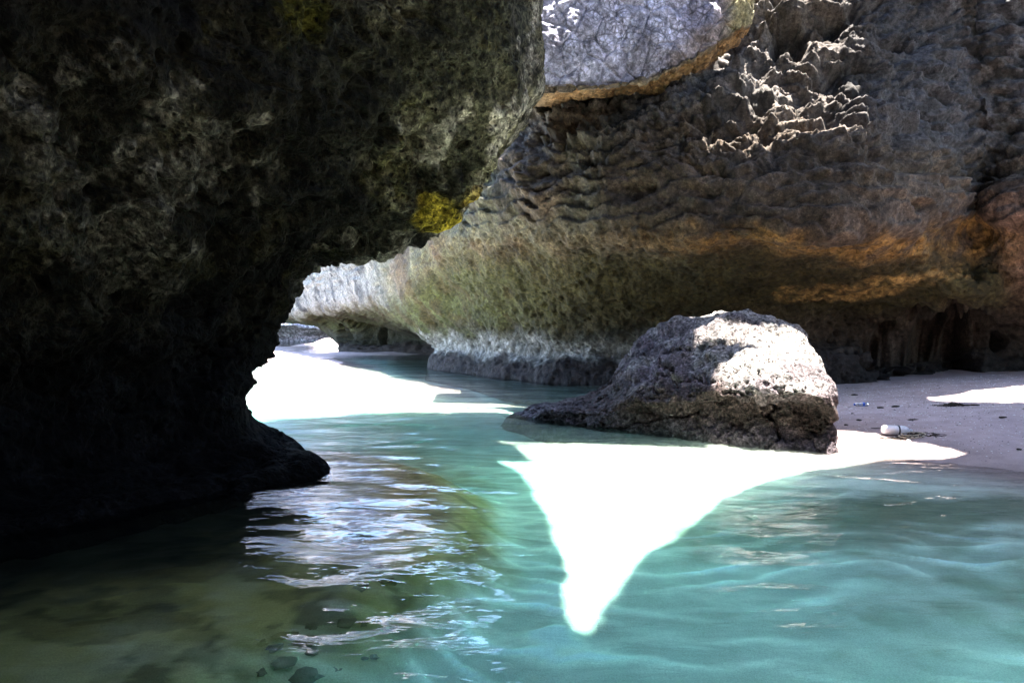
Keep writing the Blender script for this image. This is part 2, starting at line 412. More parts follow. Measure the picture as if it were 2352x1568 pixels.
def dents(G, N, D, items):
    """hollow out: items of (px, py, Y, radius m, depth m)"""
    for (px, py, Y, r, d, sq) in items:
        c = at(px, py, Y)
        q = (G - c); dist = np.sqrt((q[..., 0]/sq)**2 + q[..., 1]**2*0.5 + q[..., 2]**2)/r
        D -= d*sstep(1.0, 0.45, dist + 0.45*fbm((G*2.2).reshape(-1, 3) + r*50, 3).reshape(dist.shape))
    return D

# ---- the dark overhang the camera stands under
sil = [None,
       (735, 1086, 7.08), (622, 1038, 7.35), (563, 965, 7.6), (556, 872, 7.7), (598, 788, 7.9), (645, 726, 8.1), (738, 606, 8.4),
       (900, 572, 8.4), (1038, 505, 8.1), (1096, 400, 7.8), (1172, 282, 7.5), (1194, 215, 7.3), (1182, 0, 6.9), (1190, -330, 6.6)]
lefty = [None, 1270, 1215, 1130, 1040, 950, 870, 770, 670, 550, 420, 290, 170, -40, -380]
leftY = [None, 4.57, 4.75, 4.95, 5.0, 4.95, 4.85, 4.7, 4.55, 4.4, 4.25, 4.1, 3.95, 3.7, 3.3]
rows = []
for i in range(1, 15):
    sx, sy, sY = sil[i]; ly, lY = lefty[i], leftY[i]
    r = []
    r.append(at(-1500, ly + 20, lY*0.75))
    r.append(at(-300, ly, lY))
    for k, f in enumerate((0.33, 0.62, 0.84)):
        px = -300 + (sx + 300)*f
        py = ly + (sy - ly)*(f**1.15)
        Y = lY + (sY - lY)*(f**1.1) - 0.25*math.sin(math.pi*f)*(1 if i > 5 else 0.2)
        if i <= 2: Y = CAM_H*F/(py - HORIZON) if i == 1 else Y
        r.append(at(px, py, Y))
    r.append(at(sx, sy, sY))
    s = at(sx, sy, sY)
    up = 14 if i >= 6 else 0
    if i >= 6: r.append(at(sx - 22, sy - up, sY + 1.2)); r.append(at(sx - 60, sy - 2*up, sY + 4.4))
    else: r.append(s + np.array([-0.30, 0.9, 0.05])); r.append(s + np.array([-1.6, 2.6, 0.2]))
    r.append(np.array([-9.0, 13.5, s[2]*1.3 + 0.3]))
    rows.append(r)
low = [p*np.array([1, 1, 0]) + np.array([0.5, -0.2, -1.0]) for p in rows[0]]
rows.insert(0, low)
rows[1] = [np.array([p[0], p[1], 0.0]) for p in rows[1]]
top = rows[-1]
rows.append([p + np.array([0.1, -0.6, 2.2]) for p in top]); rows.append([p + np.array([0.2, -1.2, 5.2]) for p in top])
G, N, TU, TV, fl = net_surface(rows, 520, 620)
p = G.reshape(-1, 3)
D = 0.20*fbm(p*0.8, 4) + 0.12*fbm(p*2.4 + 9, 5, gain=0.56)
f1, f2 = worley(p*5.0 + 0.35*np.stack([fbm(p*3, 2), fbm(p*3 + 5, 2), fbm(p*3 + 11, 2)], -1))
g1, g2 = worley(p*11.0 + 3)
b1, b2 = worley(p*2.1 + 0.3*np.stack([fbm(p*2.2, 2), fbm(p*2.2 + 5, 2), fbm(p*2.2 + 11, 2)], -1))
D = D - 0.13*sstep(0.34, 0.14, f1)*sstep(-0.05, 0.2, fbm(p*1.7 + 3, 3)) - 0.055*sstep(0.42, 0.16, g1)*sstep(-0.15, 0.2, gnoise(p*2.7 + 8)) + 0.012*gnoise(p*21) - 0.16*sstep(0.36, 0.1, b1)*sstep(0.0, 0.3, gnoise(p*0.9 + 4)) - 0.06*sstep(0.10, 0.0, np.abs(fbm(p*np.array([1.0, 1.0, 1.9]) + 71, 3)))
D = D*(0.35 + 0.65*sstep(0.05, 1.0, p[:, 2]))*(1 - 0.6*sstep(-1.2, -0.2, p[:, 0])*sstep(2.9, 3.5, p[:, 2]))
sil_keep = 1.0
G2 = G + N*D.reshape(G.shape[:2])[..., None]
z = p[:, 2]
base = np.tile(C(0.070, 0.062, 0.043), (len(p), 1))
n1 = fbm(p*0.7 + 50, 5); n2 = fbm(p*1.6 + 80, 5)
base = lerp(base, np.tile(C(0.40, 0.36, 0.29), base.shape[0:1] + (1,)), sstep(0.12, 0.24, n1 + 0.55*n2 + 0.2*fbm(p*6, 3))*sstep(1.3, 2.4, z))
base = lerp(base, np.tile(C(0.085, 0.075, 0.022), (len(p), 1)), sstep(0.15, 0.5, n2)*0.7)
base = lerp(base, np.tile(C(0.012, 0.012, 0.013), (len(p), 1)), sstep(0.1, -0.35, n1 + 0.3*n2)*0.8)
xr = p[:, 0]
base = lerp(base, base*1.8 + C(0.06, 0.062, 0.03), sstep(-2.2, 0.0, xr)*sstep(1.8, 3.2, z))  # greenish tint, with skylight near the lip painted in as brighter colour
for (px, py, Y, r, cc) in ((1000, 480, 8.0, 0.36, (0.9, 0.68, 0.08)), (1060, 440, 8.0, 0.26, (0.7, 0.5, 0.1)), (700, 30, 5.6, 0.25, (0.15, 0.14, 0.03))):
    q = np.linalg.norm((p - at(px, py, Y))*np.array([1, 0.6, 1]), axis=1)/r + 0.4*n2
    base = lerp(base, np.tile(C(*cc), (len(p), 1)), sstep(1.0, 0.55, q))
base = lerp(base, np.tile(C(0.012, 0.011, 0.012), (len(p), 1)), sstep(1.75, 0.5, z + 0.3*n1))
over = grid_mesh('rock_overhang', G2, M_left, base*(0.085 + 0.105*sstep(-3.0, -0.4, xr))[:, None], flip=not fl)  # colour darkens leftward to stand for the shade there
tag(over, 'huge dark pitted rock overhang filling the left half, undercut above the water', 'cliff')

# ---- the long layered cliff across the channel
cols = [
 # b1 ground, b2 notch back, b3 notch roof, b4 lip underside, b5 lip, b6, b7, b8, b9, b10
 [(3300, 850, 11.0), (3300, 770, 11.1), (3300, 690, 10.8), (3300, 620, 10.6), (3350, 560, 10.6), (3500, 530, 11.0), (3650, 510, 11.5), (3800, 500, 12.0), (3900, 480, 12.5), (4000, 470, 13.0)],
 [(2750, 845, 13.2), (2740, 765, 13.4), (2700, 690, 13.0), (2660, 610, 12.6), (2650, 520, 12.5), (2720, 450, 12.8), (2850, 405, 13.3), (3000, 380, 13.8), (3150, 350, 14.2), (3300, 320, 14.6)],
 [(2400, 842, 15.6), (2390, 770, 15.8), (2370, 690, 15.0), (2340, 610, 14.4), (2330, 510, 14.2), (2350, 430, 14.3), (2370, 320, 14.8), (2370, 200, 15.0), (2370, 80, 15.2), (2370, -80, 15.5)],
 [(2200, 838, 16.2), (2210, 765, 16.2), (2225, 680, 14.7), (2235, 600, 15.0), (2230, 500, 15.3), (2230, 425, 15.25), (2220, 315, 15.3), (2210, 200, 15.4), (2210, 80, 15.6), (2210, -80, 15.9)],
 [(2010, 836, 15.90), (2005, 765, 16.90), (2000, 690, 16.20), (2000, 599, 14.60), (2000, 532, 13.40), (2000, 415, 13.50), (2000, 310, 14.00), (2000, 200, 14.65), (2000, 80, 15.30), (2000, -80, 16.10)],
 [(1770, 850, 16.20), (1765, 770, 17.10), (1755, 685, 16.00), (1750, 584, 14.30), (1750, 532, 13.20), (1750, 400, 13.50), (1750, 300, 14.10), (1750, 200, 14.80), (1755, 90, 15.60), (1760, -60, 16.50)],
 [(1500, 888, 17.20), (1500, 800, 18.00), (1500, 700, 16.90), (1500, 589, 15.10), (1500, 532, 14.20), (1500, 400, 14.40), (1500, 310, 14.70), (1500, 225, 15.30), (1510, 110, 16.60), (1520, -60, 17.50)],
 [(1250, 877, 18.70), (1250, 805, 19.60), (1250, 710, 18.60), (1250, 594, 16.90), (1250, 532, 15.90), (1250, 400, 15.90), (1250, 310, 16.30), (1250, 240, 17.40), (1260, 120, 18.80), (1270, -60, 20.00)],
 [(1070, 858, 22.00), (1085, 800, 23.00), (1070, 722, 22.10), (1050, 606, 20.30), (1050, 532, 19.30), (1060, 450, 19.20), (1080, 420, 20.20), (1120, 410, 22.50), (1160, 400, 25.00), (1200, 390, 28.00)],
 [(985, 843, 25.6), (1001, 798, 26.0), (960, 752, 26.0), (925, 690, 25.0), (920, 600, 24.0), (930, 540, 23.9), (950, 515, 25.0), (990, 505, 27.5), (1030, 500, 30.0), (1070, 495, 33.0)],
 [(1030, 826, 31.0), (1025, 790, 32.0), (905, 735, 31.0), (850, 700, 29.8), (835, 625, 29.2), (832, 575, 29.2), (850, 552, 30.4), (885, 545, 33.0), (920, 540, 36.0), (960, 535, 39.0)],
 [(1005, 818, 36.5), (965, 775, 39.0), (850, 739, 37.5), (782, 714, 35.0), (770, 645, 34.2), (768, 598, 34.3), (785, 575, 35.4), (815, 568, 38.0), (850, 564, 41.0), (890, 560, 44.0)],
 [(880, 812, 39.0), (862, 782, 40.5), (795, 742, 41.0), (722, 720, 40.0), (702, 665, 39.2), (698, 645, 39.3), (710, 630, 40.2), (740, 624, 43.0), (775, 620, 46.0), (810, 615, 49.0)],
 [(778, 808, 41.5), (772, 782, 43.0), (745, 746, 44.0), (662, 730, 45.0), (640, 685, 45.0), (632, 670, 45.2), (645, 655, 46.0), (675, 650, 49.0), (705, 645, 52.0), (740, 640, 55.0)],
 [(800, 798, 50.0), (780, 772, 51.0), (700, 742, 51.0), (590, 733, 51.0), (560, 695, 51.0), (552, 680, 51.2), (565, 665, 52.0), (595, 660, 55.0), (625, 655, 58.0), (660, 650, 61.0)],
]
rows = [[at(*c[i]) for c in cols] for i in range(10)]
rows.insert(0, [p + np.array([0, 0.1, -2.2]) for p in rows[0]])
rows.append([p*np.array([1, 1, 1]) + np.array([0, 1.6, 2.4]) for p in rows[-1]])
G, N, TU, TV, fl = net_surface(rows, 860, 470)
p = G.reshape(-1, 3); tv = TV.ravel(); tu = TU.ravel(); z = p[:, 2]
dist = np.clip(p[:, 1]/15.0, 1, 3)
warp = np.stack([fbm(p*0.9, 2), fbm(p*0.9 + 7, 2), fbm(p*0.9 + 13, 2)], -1)*0.4
upper = sstep(4.5, 5.6, tv)
q = p + warp
f1, f2 = worley(q*np.array([0.8, 1.2, 3.0]))
h1, h2 = worley(q*np.array([1.9, 2.4, 6.0]) + 21)
scallop = 0.20*(1 - np.minimum(f1, 1)**1.6) + 0.14*(1 - np.minimum(h1, 1)**1.5) + 0.06*fbm(p*np.array([2.2, 2.2, 4.5]) + 3, 4, gain=0.6)
lay = np.mod(z/0.30 + 1.1*fbm(p*np.array([0.5, 0.5, 0.3]) + 3, 4, gain=0.6), 1.0)
bed_ = (0.19 - 0.08*sstep(5.8, 7.0, tv))*lay*sstep(1.0, 0.9, lay)*np.clip(0.6 + 1.2*fbm(p*0.9 + 44, 3), 0.1, 1.4)
knob = sstep(5.2, 7.0, tv)
j1, j2 = worley(q*np.array([2.3, 2.6, 3.4]) + 33)
scallop = scallop + knob*0.24*(0.6 - np.minimum(j1, 1))*sstep(-0.3, 0.2, gnoise(p*1.1 + 6))
lit_zone = knob*sstep(3.2, 4.2, tu)*sstep(8.0, 7.0, tu)
chunk = 0.30*fbm(q*np.array([1.3, 1.3, 2.2]) + 14, 5, gain=0.60)
D = 0.20*fbm(p*0.45 + 4, 4) + upper*(scallop*(0.55 + 0.75*knob)*(1 - 0.7*lit_zone) + lit_zone*chunk + bed_ - 0.15)
k1, k2 = worley(p*4.0 + 60); m1, m2 = worley(p*9.0 + 90)
under = 1 - upper
D = D + under*(0.05*fbm(p*2.6, 3) - 0.09*sstep(0.45, 0.12, k1)*sstep(-0.1, 0.3, fbm(p*0.8 + 9, 2)) - 0.05*sstep(0.45, 0.1, m1)) + 0.03*gnoise(p*7)
lay2 = np.mod(z/0.95 + 0.9*fbm(p*np.array([0.3, 0.3, 0.2]) + 23, 3), 1.0)
D = D + sstep(5.3, 5.8, tv)*0.20*(lay2*sstep(1.0, 0.94, lay2) - 0.4)*np.clip(0.7 + 1.0*fbm(p*0.4 + 12, 2), 0.1, 1.3)
D = D + 0.32*sstep(6.12, 5.95, tv + 0.2*fbm(p*0.7 + 2, 3))*sstep(5.0, 4.0, tu)*sstep(4.6, 5.2, tv)
# shelf line where the upper face is set back above the right-hand layers
D2 = D.reshape(G.shape[:2])
D2 = dents(G, N, D2, [
    (1815, 95, 15.5, 0.5, 0.7, 0.9), (1905, 60, 15.6, 0.35, 0.5, 1.5),
    (2125, 640, 16.0, 0.42, 0.9, 1.1), (2200, 640, 15.6, 0.26, 0.6, 1.2), (2230, 635, 15.3, 0.45, 0.5, 1.5),
    (1900, 667, 15.4, 0.16, 0.35, 4.0), (1960, 690, 15.4, 0.12, 0.3, 6.0), (2150, 800, 15.8, 1.0, 0.9, 1.9),
    (1470, 440, 14.5, 0.3, 0.3, 1.6), (2100, 100, 15.2, 0.2, 0.35, 3.5), (2230, 470, 13.8, 0.35, 0.4, 2.0), (1330, 300, 16.2, 0.3, 0.4, 0.6),
    (2120, 515, 14.2, 0.2, 0.3, 2.0), (2290, 520, 14.2, 0.2, 0.25, 1.8), (2060, 480, 13.8, 0.15, 0.25, 3.0), (840, 760, 40.0, 0.9, 0.8, 2.0), (785, 778, 42.0, 0.8, 0.9, 1.0)])
G2 = G + N*D2[..., None]
n1 = fbm(p*0.5 + 30, 4); n2 = fbm(p*1.4 + 60, 5); n3 = fbm(p*np.array([1.2, 1.2, 0.35]) + 15, 4)
K = lambda *v: np.tile(C(*v), (len(p), 1))
leftw = sstep(7.2, 9.6, tu); rightw = sstep(5.0, 3.2, tu)
c = K(0.075, 0.054, 0.037)
c = lerp(c, K(0.125, 0.09, 0.064), sstep(-0.1, 0.4, n2)*0.7)
c = lerp(c, K(0.11, 0.115, 0.075), sstep(5.6, 8.2, tu)*sstep(-0.3, 0.3, n1)*0.8)             # greener towards the channel
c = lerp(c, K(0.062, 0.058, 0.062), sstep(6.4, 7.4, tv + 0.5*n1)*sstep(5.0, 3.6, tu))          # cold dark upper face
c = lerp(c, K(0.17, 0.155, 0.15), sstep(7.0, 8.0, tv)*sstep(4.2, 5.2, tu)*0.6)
c = lerp(c, K(0.045, 0.038, 0.032), sstep(0.1, 0.5, n3)*sstep(4.8, 5.4, tv)*0.75)            # dark seepage streaks
gold = sstep(3.7, 4.4, tv + 0.3*n2)*sstep(5.1, 4.8, tv + 0.35*n2)*np.clip(0.75 + 1.2*fbm(p*3 + 2, 3), 0.1, 1)
c = lerp(c, K(0.28, 0.155, 0.04), gold*(0.1 + 0.75*sstep(6.6, 4.4, tu + 0.4*n1)))
olive = sstep(2.0, 2.9, tv)*sstep(4.6, 3.6, tv + 0.2*n2)
c = lerp(c, K(0.052, 0.042, 0.012), olive*0.9)
c = lerp(c, K(0.06, 0.07, 0.024), olive*sstep(6.2, 8.2, tu)*sstep(-0.5, 0.2, n2)*0.9)
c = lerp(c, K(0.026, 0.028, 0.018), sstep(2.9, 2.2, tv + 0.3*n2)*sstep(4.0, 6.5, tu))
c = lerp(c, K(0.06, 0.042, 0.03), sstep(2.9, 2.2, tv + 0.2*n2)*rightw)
q = np.hypot((p[:, 0] - at(1990, 660, 15.5)[0])/1.9, (p[:, 2] - at(1990, 660, 15.5)[2] - 0.16*(p[:, 0] - 7.4))/0.30) + 0.25*n2
c = lerp(c, K(0.40, 0.24, 0.08), sstep(1.0, 0.5, q + 0.35*fbm(p*np.array([1.5, 1.5, 4]) + 8, 3))*np.clip(0.7 + 1.0*fbm(p*4 + 2, 3), 0.1, 1))                                          # slanted ochre band
red = sstep(2.6, 1.6, tu)*sstep(2.2, 3.0, tv)*sstep(6.0, 5.2, tv)
c = lerp(c, K(0.27, 0.165, 0.12), red*0.8)
pale = sstep(8.9, 10.2, tu + 0.25*n2)*sstep(3.7, 4.5, tv + 0.4*n2)
c = lerp(c, K(0.25, 0.25, 0.24), pale)
c = lerp(c, K(0.07, 0.075, 0.085), pale*sstep(0.0, 0.4, n3 + 0.4*fbm(p*1.5, 3)))
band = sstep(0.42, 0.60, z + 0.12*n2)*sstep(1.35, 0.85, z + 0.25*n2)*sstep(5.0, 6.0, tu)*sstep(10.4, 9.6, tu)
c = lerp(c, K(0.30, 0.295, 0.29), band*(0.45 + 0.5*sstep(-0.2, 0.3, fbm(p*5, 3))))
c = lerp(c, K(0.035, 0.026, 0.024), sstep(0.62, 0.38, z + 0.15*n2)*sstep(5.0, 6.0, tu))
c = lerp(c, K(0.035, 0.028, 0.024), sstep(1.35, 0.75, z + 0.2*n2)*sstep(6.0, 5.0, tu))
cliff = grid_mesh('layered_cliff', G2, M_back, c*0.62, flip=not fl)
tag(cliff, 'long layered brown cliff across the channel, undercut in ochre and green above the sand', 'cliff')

# ---- the pale slab hanging over the top of the cliff
cols = [
 [(1180, 262, 17.55), (1180, 207, 14.67), (1180, 200, 14.55), (1180, 100, 14.35), (1180, 0, 14.55), (1180, -70, 14.75)],
 [(1300, 252, 17.45), (1300, 205, 14.67), (1300, 198, 14.55), (1300, 100, 14.35), (1300, 0, 14.55), (1300, -70, 14.75)],
 [(1420, 240, 17.35), (1420, 197, 14.67), (1420, 190, 14.55), (1420, 100, 14.35), (1420, 0, 14.55), (1420, -70, 14.75)],
 [(1510, 212, 15.55), (1510, 179, 14.67), (1510, 172, 14.55), (1510, 95, 14.35), (1510, 0, 14.55), (1510, -70, 14.75)],
 [(1590, 172, 15.45), (1590, 142, 14.77), (1590, 135, 14.65), (1590, 70, 14.55), (1590, 0, 14.65), (1590, -70, 14.85)],
 [(1650, 130, 15.45), (1655, 102, 14.87), (1655, 95, 14.75), (1655, 45, 14.55), (1655, -10, 14.65), (1655, -70, 14.85)],
 [(1705, 92, 15.55), (1712, 69, 14.97), (1715, 62, 14.85), (1718, 25, 14.75), (1715, -20, 14.75), (1710, -70, 15.05)],
 [(1715, 76, 16.05), (1725, 57, 15.77), (1732, 50, 15.65), (1734, 15, 15.35), (1730, -30, 15.35), (1720, -70, 15.55)],
 [(1700, 60, 16.45), (1708, 47, 16.37), (1710, 40, 16.25), (1710, 0, 16.15), (1705, -40, 16.15), (1700, -70, 16.15)],
]
rows = [[at(*c_[i]) for c_ in cols] for i in range(6)]
rows.append([p_ + np.array([0, 2.2 if k_ < 3 else 0.35, 0.5]) for k_, p_ in enumerate(rows[-1])])
G, N, TU, TV, fl = net_surface(rows, 330, 230)
p = G.reshape(-1, 3); tv = TV.ravel(); tu = TU.ravel()
D = 0.10*fbm(p*0.7 + 5, 4) + 0.05*fbm(p*3, 3)
f1, f2 = worley(p*np.array([2.2, 2.2, 1.7]) + 4)
D = D - 0.05*sstep(0.10, 0.0, f2 - f1) + 0.015*gnoise(p*9)
under = sstep(2.0, 1.4, tv)
D = D + under*(0.08*np.abs(gnoise(p*np.array([0.8, 2.0, 5]))) )
n1 = fbm(p*0.7 + 30, 4); n2 = fbm(p*1.6 + 60, 5)
K = lambda *v: np.tile(C(*v), (len(p), 1))
c = K(0.44, 0.43, 0.55)
c = lerp(c, K(0.20, 0.19, 0.24), sstep(0.0, 0.45, n1)*0.7)
c = lerp(c, K(0.17, 0.12, 0.09), sstep(3.3, 4.0, tu + 0.5*n1)*0.75)
c = lerp(c, K(0.28, 0.27, 0.38), sstep(3.2, 3.8, tu + 0.4*n2)*sstep(5.2, 4.4, tu + 0.4*n2)*sstep(2.6, 3.2, tv)*0.8)
c = lerp(c, K(0.22, 0.19, 0.08), sstep(5.0, 5.6, tu)*0.8)
c = lerp(c, K(0.17, 0.13, 0.085), sstep(2.1, 1.7, tv + 0.3*n2))
c = lerp(c, K(0.27, 0.14, 0.05), sstep(1.3, 0.8, tv + 0.3*n2)*sstep(0.2, 1.0, tu)*0.7)  # orange bounce light from below painted into the underside
slab = grid_mesh('rock_slab', G + N*D.reshape(G.shape[:2])[..., None], M_slab, c, flip=not fl)
tag(slab, 'pale grey crackled rock slab jutting out at the top of the cliff, warm bounce light painted underneath', 'rock')

# ---- the far headland at the end of the channel
cols = []
for px, Y in ((430, 66.0), (540, 67.0), (620, 68.0), (700, 67.0), (780, 68.0), (900, 70.0), (1050, 72.0)):
    cols.append([(px, 788, Y + 2), (px, 770, Y + 2.2), (px, 757, Y + 0.8), (px, 750, Y - 0.6), (px, 735, Y - 0.4), (px, 705, Y + 0.3), (px, 600, Y + 1), (px, 300, Y + 3)])
rows = [[at(*c_[i]) for c_ in cols] for i in range(8)]
rows.insert(0, [p_ + np.array([0, 0, -3.0]) for p_ in rows[0]])
rows.append([p_ + np.array([0, 6.0, 1.0]) for p_ in rows[-1]])
G, N, TU, TV, fl = net_surface(rows, 160, 140)
p = G.reshape(-1, 3); tv = TV.ravel()
D = 0.5*fbm(p*0.25 + 5, 4) + 0.15*fbm(p*1.2, 3)
n1 = fbm(p*0.3, 4); K = lambda *v: np.tile(C(*v), (len(p), 1))
c = K(0.38, 0.34, 0.36); c = lerp(c, K(0.20, 0.2, 0.28), sstep(-0.1, 0.4, n1)); c = lerp(c, K(0.13, 0.11, 0.13), sstep(3.9, 3.5, tv))
far = grid_mesh('far_headland', G + N*D.reshape(G.shape[:2])[..., None], M_far, c, flip=not fl)
tag(far, 'distant undercut cliff at the far end of the channel, seen under the arch', 'cliff')

# ---- the boulder with its long tail
st = [ # px, front base Y, depth, top_py, undercut, lip
 (1125, 11.95, 0.3, 1000, 0.0, 0.6), (1150, 11.8, 0.35, 972, 0.0, 0.6), (1172, 11.7, 0.4, 953, 0.00, 0.6), (1200, 11.5, 0.5, 942, 0.0, 0.6), (1250, 11.05, 0.9, 927, 0.0, 0.6), (1330, 10.55, 1.3, 914, 0.0, 0.6), (1395, 10.15, 1.7, 900, 0.0, 0.55),
 (1425, 9.98, 2.1, 850, 0.0, 0.45), (1455, 9.82, 2.4, 800, 0.02, 0.36), (1510, 9.55, 2.7, 768, 0.05, 0.32), (1580, 9.2, 2.9, 738, 0.10, 0.32),
 (1660, 8.95, 3.0, 717, 0.18, 0.34), (1730, 8.65, 3.0, 722, 0.30, 0.37), (1805, 8.42, 2.9, 738, 0.40, 0.42), (1848, 8.3, 2.7, 760, 0.42, 0.44), (1878, 8.22, 2.4, 792, 0.38, 0.48), (1896, 8.35, 2.0, 826, 0.20, 0.46), (1904, 8.65, 1.2, 864, 0.06, 0.46)]
rings = []
for (px, Yf, dp, tpy, uc, lip) in st:
    Yt = Yf + 0.66*dp; H = CAM_H + (HORIZON - tpy)/F*Yt; 
    zb = -0.6
    fz = (lambda f_: f_*H) if H > 0.1 else (lambda f_: zb + (0.6 + f_*0.4)*(H - zb))
    prof = [(1.05*dp, zb), (0.35*dp, zb), (0.0, zb + 0.1), (-0.02, fz(0.0)), (uc*0.7, fz(0.16)), (uc, fz(0.34)), (0.0, fz(lip)), (0.07*dp, fz(lip + 0.13)), (0.32*dp, fz(0.76)), (0.66*dp, fz(1.0)), (0.9*dp, fz(0.9)), (1.04*dp, fz(0.5)), (1.08*dp, fz(0.0))]
    Xc = (px - FW/2)/F
    rings.append([np.array((Xc*(Yf + 0.35*dp + 0.65*(dy - 0.35*dp)), Yf + dy, zz)) for dy, zz in prof])
last = np.mean(rings[-1], axis=0) + np.array([0.05, 0, 0]); first = np.mean(rings[0], axis=0) + np.array([-0.05, 0, 0])
rings = [[first*0.9 + q_*0.1 for q_ in rings[0]]] + rings + [[last*0.8 + q_*0.2 for q_ in rings[-1]]]
P = np.array(rings)                                   # [station, ring, 3]
P = np.concatenate([P, P[:, :1]], axis=1)
tu = params(np.clip([np.linalg.norm(P[i+1].mean(0) - P[i].mean(0)) for i in range(len(P)-1)], 0.12, 1), 300); tv = params([1, .6, .6, .8, .9, .9, 1.1, .9, 1.2, 1.2, .8, .7, .6], 230)
G = catmull(catmull(P, 0, tu), 1, tv)
G[:, -1] = G[:, 0]
N = grid_normals(G, False); cen = G.mean(axis=1, keepdims=True)
if ((G - cen)*N).sum(2).mean() < 0: N = -N; bfl = False
else: bfl = True
N[:, -1] = N[:, 0]
p = G.reshape(-1, 3)
size = sstep(1140, 1480, p[:, 0]/p[:, 1]*F + FW/2)
D = (0.05 + 0.08*size)*fbm(p*1.3 + 2, 4) + 0.03*fbm(p*5, 3)
f1, f2 = worley(p*6.5 + 0.3*np.stack([fbm(p*4, 2)]*3, -1)); g1, g2 = worley(p*15 + 7)
D = D - 0.085*size*sstep(0.42, 0.12, f1)*sstep(-0.2, 0.25, fbm(p*1.8 + 3, 2)) - 0.04*sstep(0.48, 0.12, g1)
cr = np.abs(fbm(p*np.array([0.7, 0.7, 1.6]) + 19, 3)); D = D - 0.10*size*sstep(0.06, 0.0, cr)
G2 = G + N*D.reshape(G.shape[:2])[..., None]; G2[:, -1] = G2[:, 0]
n1 = fbm(p*1.1 + 30, 4); n2 = fbm(p*3 + 60, 4); K = lambda *v: np.tile(C(*v), (len(p), 1))
c = lerp(K(0.10, 0.076, 0.086), K(0.29, 0.26, 0.24), sstep(2.2, 3.0, p[:, 0])*sstep(0.5, 0.8, p[:, 2])); c = lerp(c, K(0.10, 0.075, 0.085), sstep(0.0, 0.5, n1)*0.8); c = lerp(c, K(0.30, 0.28, 0.26), sstep(0.1, 0.5, n2)*0.5)  # sunlit upper right painted lighter, shaded left painted darker
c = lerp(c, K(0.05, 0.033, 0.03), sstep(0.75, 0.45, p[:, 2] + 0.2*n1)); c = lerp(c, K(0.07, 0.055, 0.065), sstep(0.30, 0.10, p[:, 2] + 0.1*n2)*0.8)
c = lerp(c, K(0.085, 0.072, 0.085), sstep(0.25, 1.3, 1.5 - p[:, 0])*0.7)  # shade on the left end put into the colour
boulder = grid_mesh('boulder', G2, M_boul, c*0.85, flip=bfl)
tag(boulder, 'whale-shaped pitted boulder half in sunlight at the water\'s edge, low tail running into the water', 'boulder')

# ------------------------------------------------------------------ unseen roof added to shape the sun patches, and the cave behind the camera
ROOF_Z = 10.6
HOLES = []
HOLES = [  # openings cut to throw the sun patches where they are wanted
 # over the pool, the boulder and the edge of the beach
 [(1.8, 10.6), (2.7, 10.42), (3.3, 10.2), (3.9, 9.92), (4.25, 9.8), (4.3, 10.1), (4.38, 10.5), (4.65, 10.55), (4.9, 10.52), (4.75, 10.9), (4.28, 11.12), (4.24, 11.33), (4.53, 11.22), (4.85, 11.08), (5.2, 10.92), (5.7, 10.9), (6.1, 10.88), (6.41, 10.34), (6.54, 9.76), (6.72, 9.01), (6.4, 8.89), (5.77, 8.99), (4.96, 8.79), (4.53, 8.55), (4.2, 8.32), (3.94, 8.14), (3.61, 7.6), (3.35, 7.11), (3.0, 6.86), (2.88, 6.71), (2.76, 6.3), (2.68, 6.1), (2.58, 5.95), (2.49, 5.68), (2.44, 5.68), (2.37, 6.05), (2.39, 6.72), (2.37, 7.38), (2.37, 8.46), (2.21, 9.52), (1.98, 10.23)],
 # over the back of the beach
 [(8.7, 12.9), (8.9, 13.4), (9.4, 13.6), (9.9, 13.85), (11.0, 14.1), (12.4, 14.3), (12.4, 13.2), (9.7, 11.57), (9.1, 12.2)],
 [(10.5, 15.3), (10.8, 15.3), (11.1, 15.9), (10.85, 16.05)],
 # over the upper cliff face
 [(2.6, 17.0), (3.4, 15.8), (4.0, 15.2), (4.6, 14.8), (5.2, 14.6), (6.3, 14.42), (7.1, 14.3), (7.7, 14.35), (7.8, 16.2), (7.3, 16.9), (6.0, 17.2), (4.6, 17.5)],
 # added between the slab and the boulder, for skylight on the slab
 [(4.3, 12.0), (5.2, 12.15), (6.4, 12.1), (6.7, 12.7), (6.2, 13.3), (5.0, 13.4), (4.3, 13.0)],
 # added over the beach out of view, lets fill light onto the near water
 [(3.2, -2.5), (22, -4), (22, 9), (14, 9.5), (10.5, 7.0), (8.0, 4.25), (5.0, 4.1), (3.6, 3.4)],
 [(1.3, 16.5), (1.8, 15.9), (2.3, 15.7), (2.35, 16.2), (1.8, 16.5), (1.4, 16.9)],
 # the open channel
 [(-40, 15), (-9.2, 14.8), (-4.8, 14.5), (-1.4, 14.4), (1.0, 14.2), (2.3, 14.15), (1.7, 15.0), (1.3, 16.5), (1.0, 19.3), (0.2, 22.2), (-0.6, 25), (-0.4, 30), (0, 36), (0, 42), (0, 58), (-40, 62), (-40, 30)],
]
def inside(poly, x, y):
    c_ = False; n = len(poly); j = n - 1
    for i in range(n):
        xi, yi = poly[i]; xj, yj = poly[j]
        if (yi > y) != (yj > y) and x < (xj - xi)*(y - yi)/(yj - yi) + xi: c_ = not c_
        j = i
    return c_
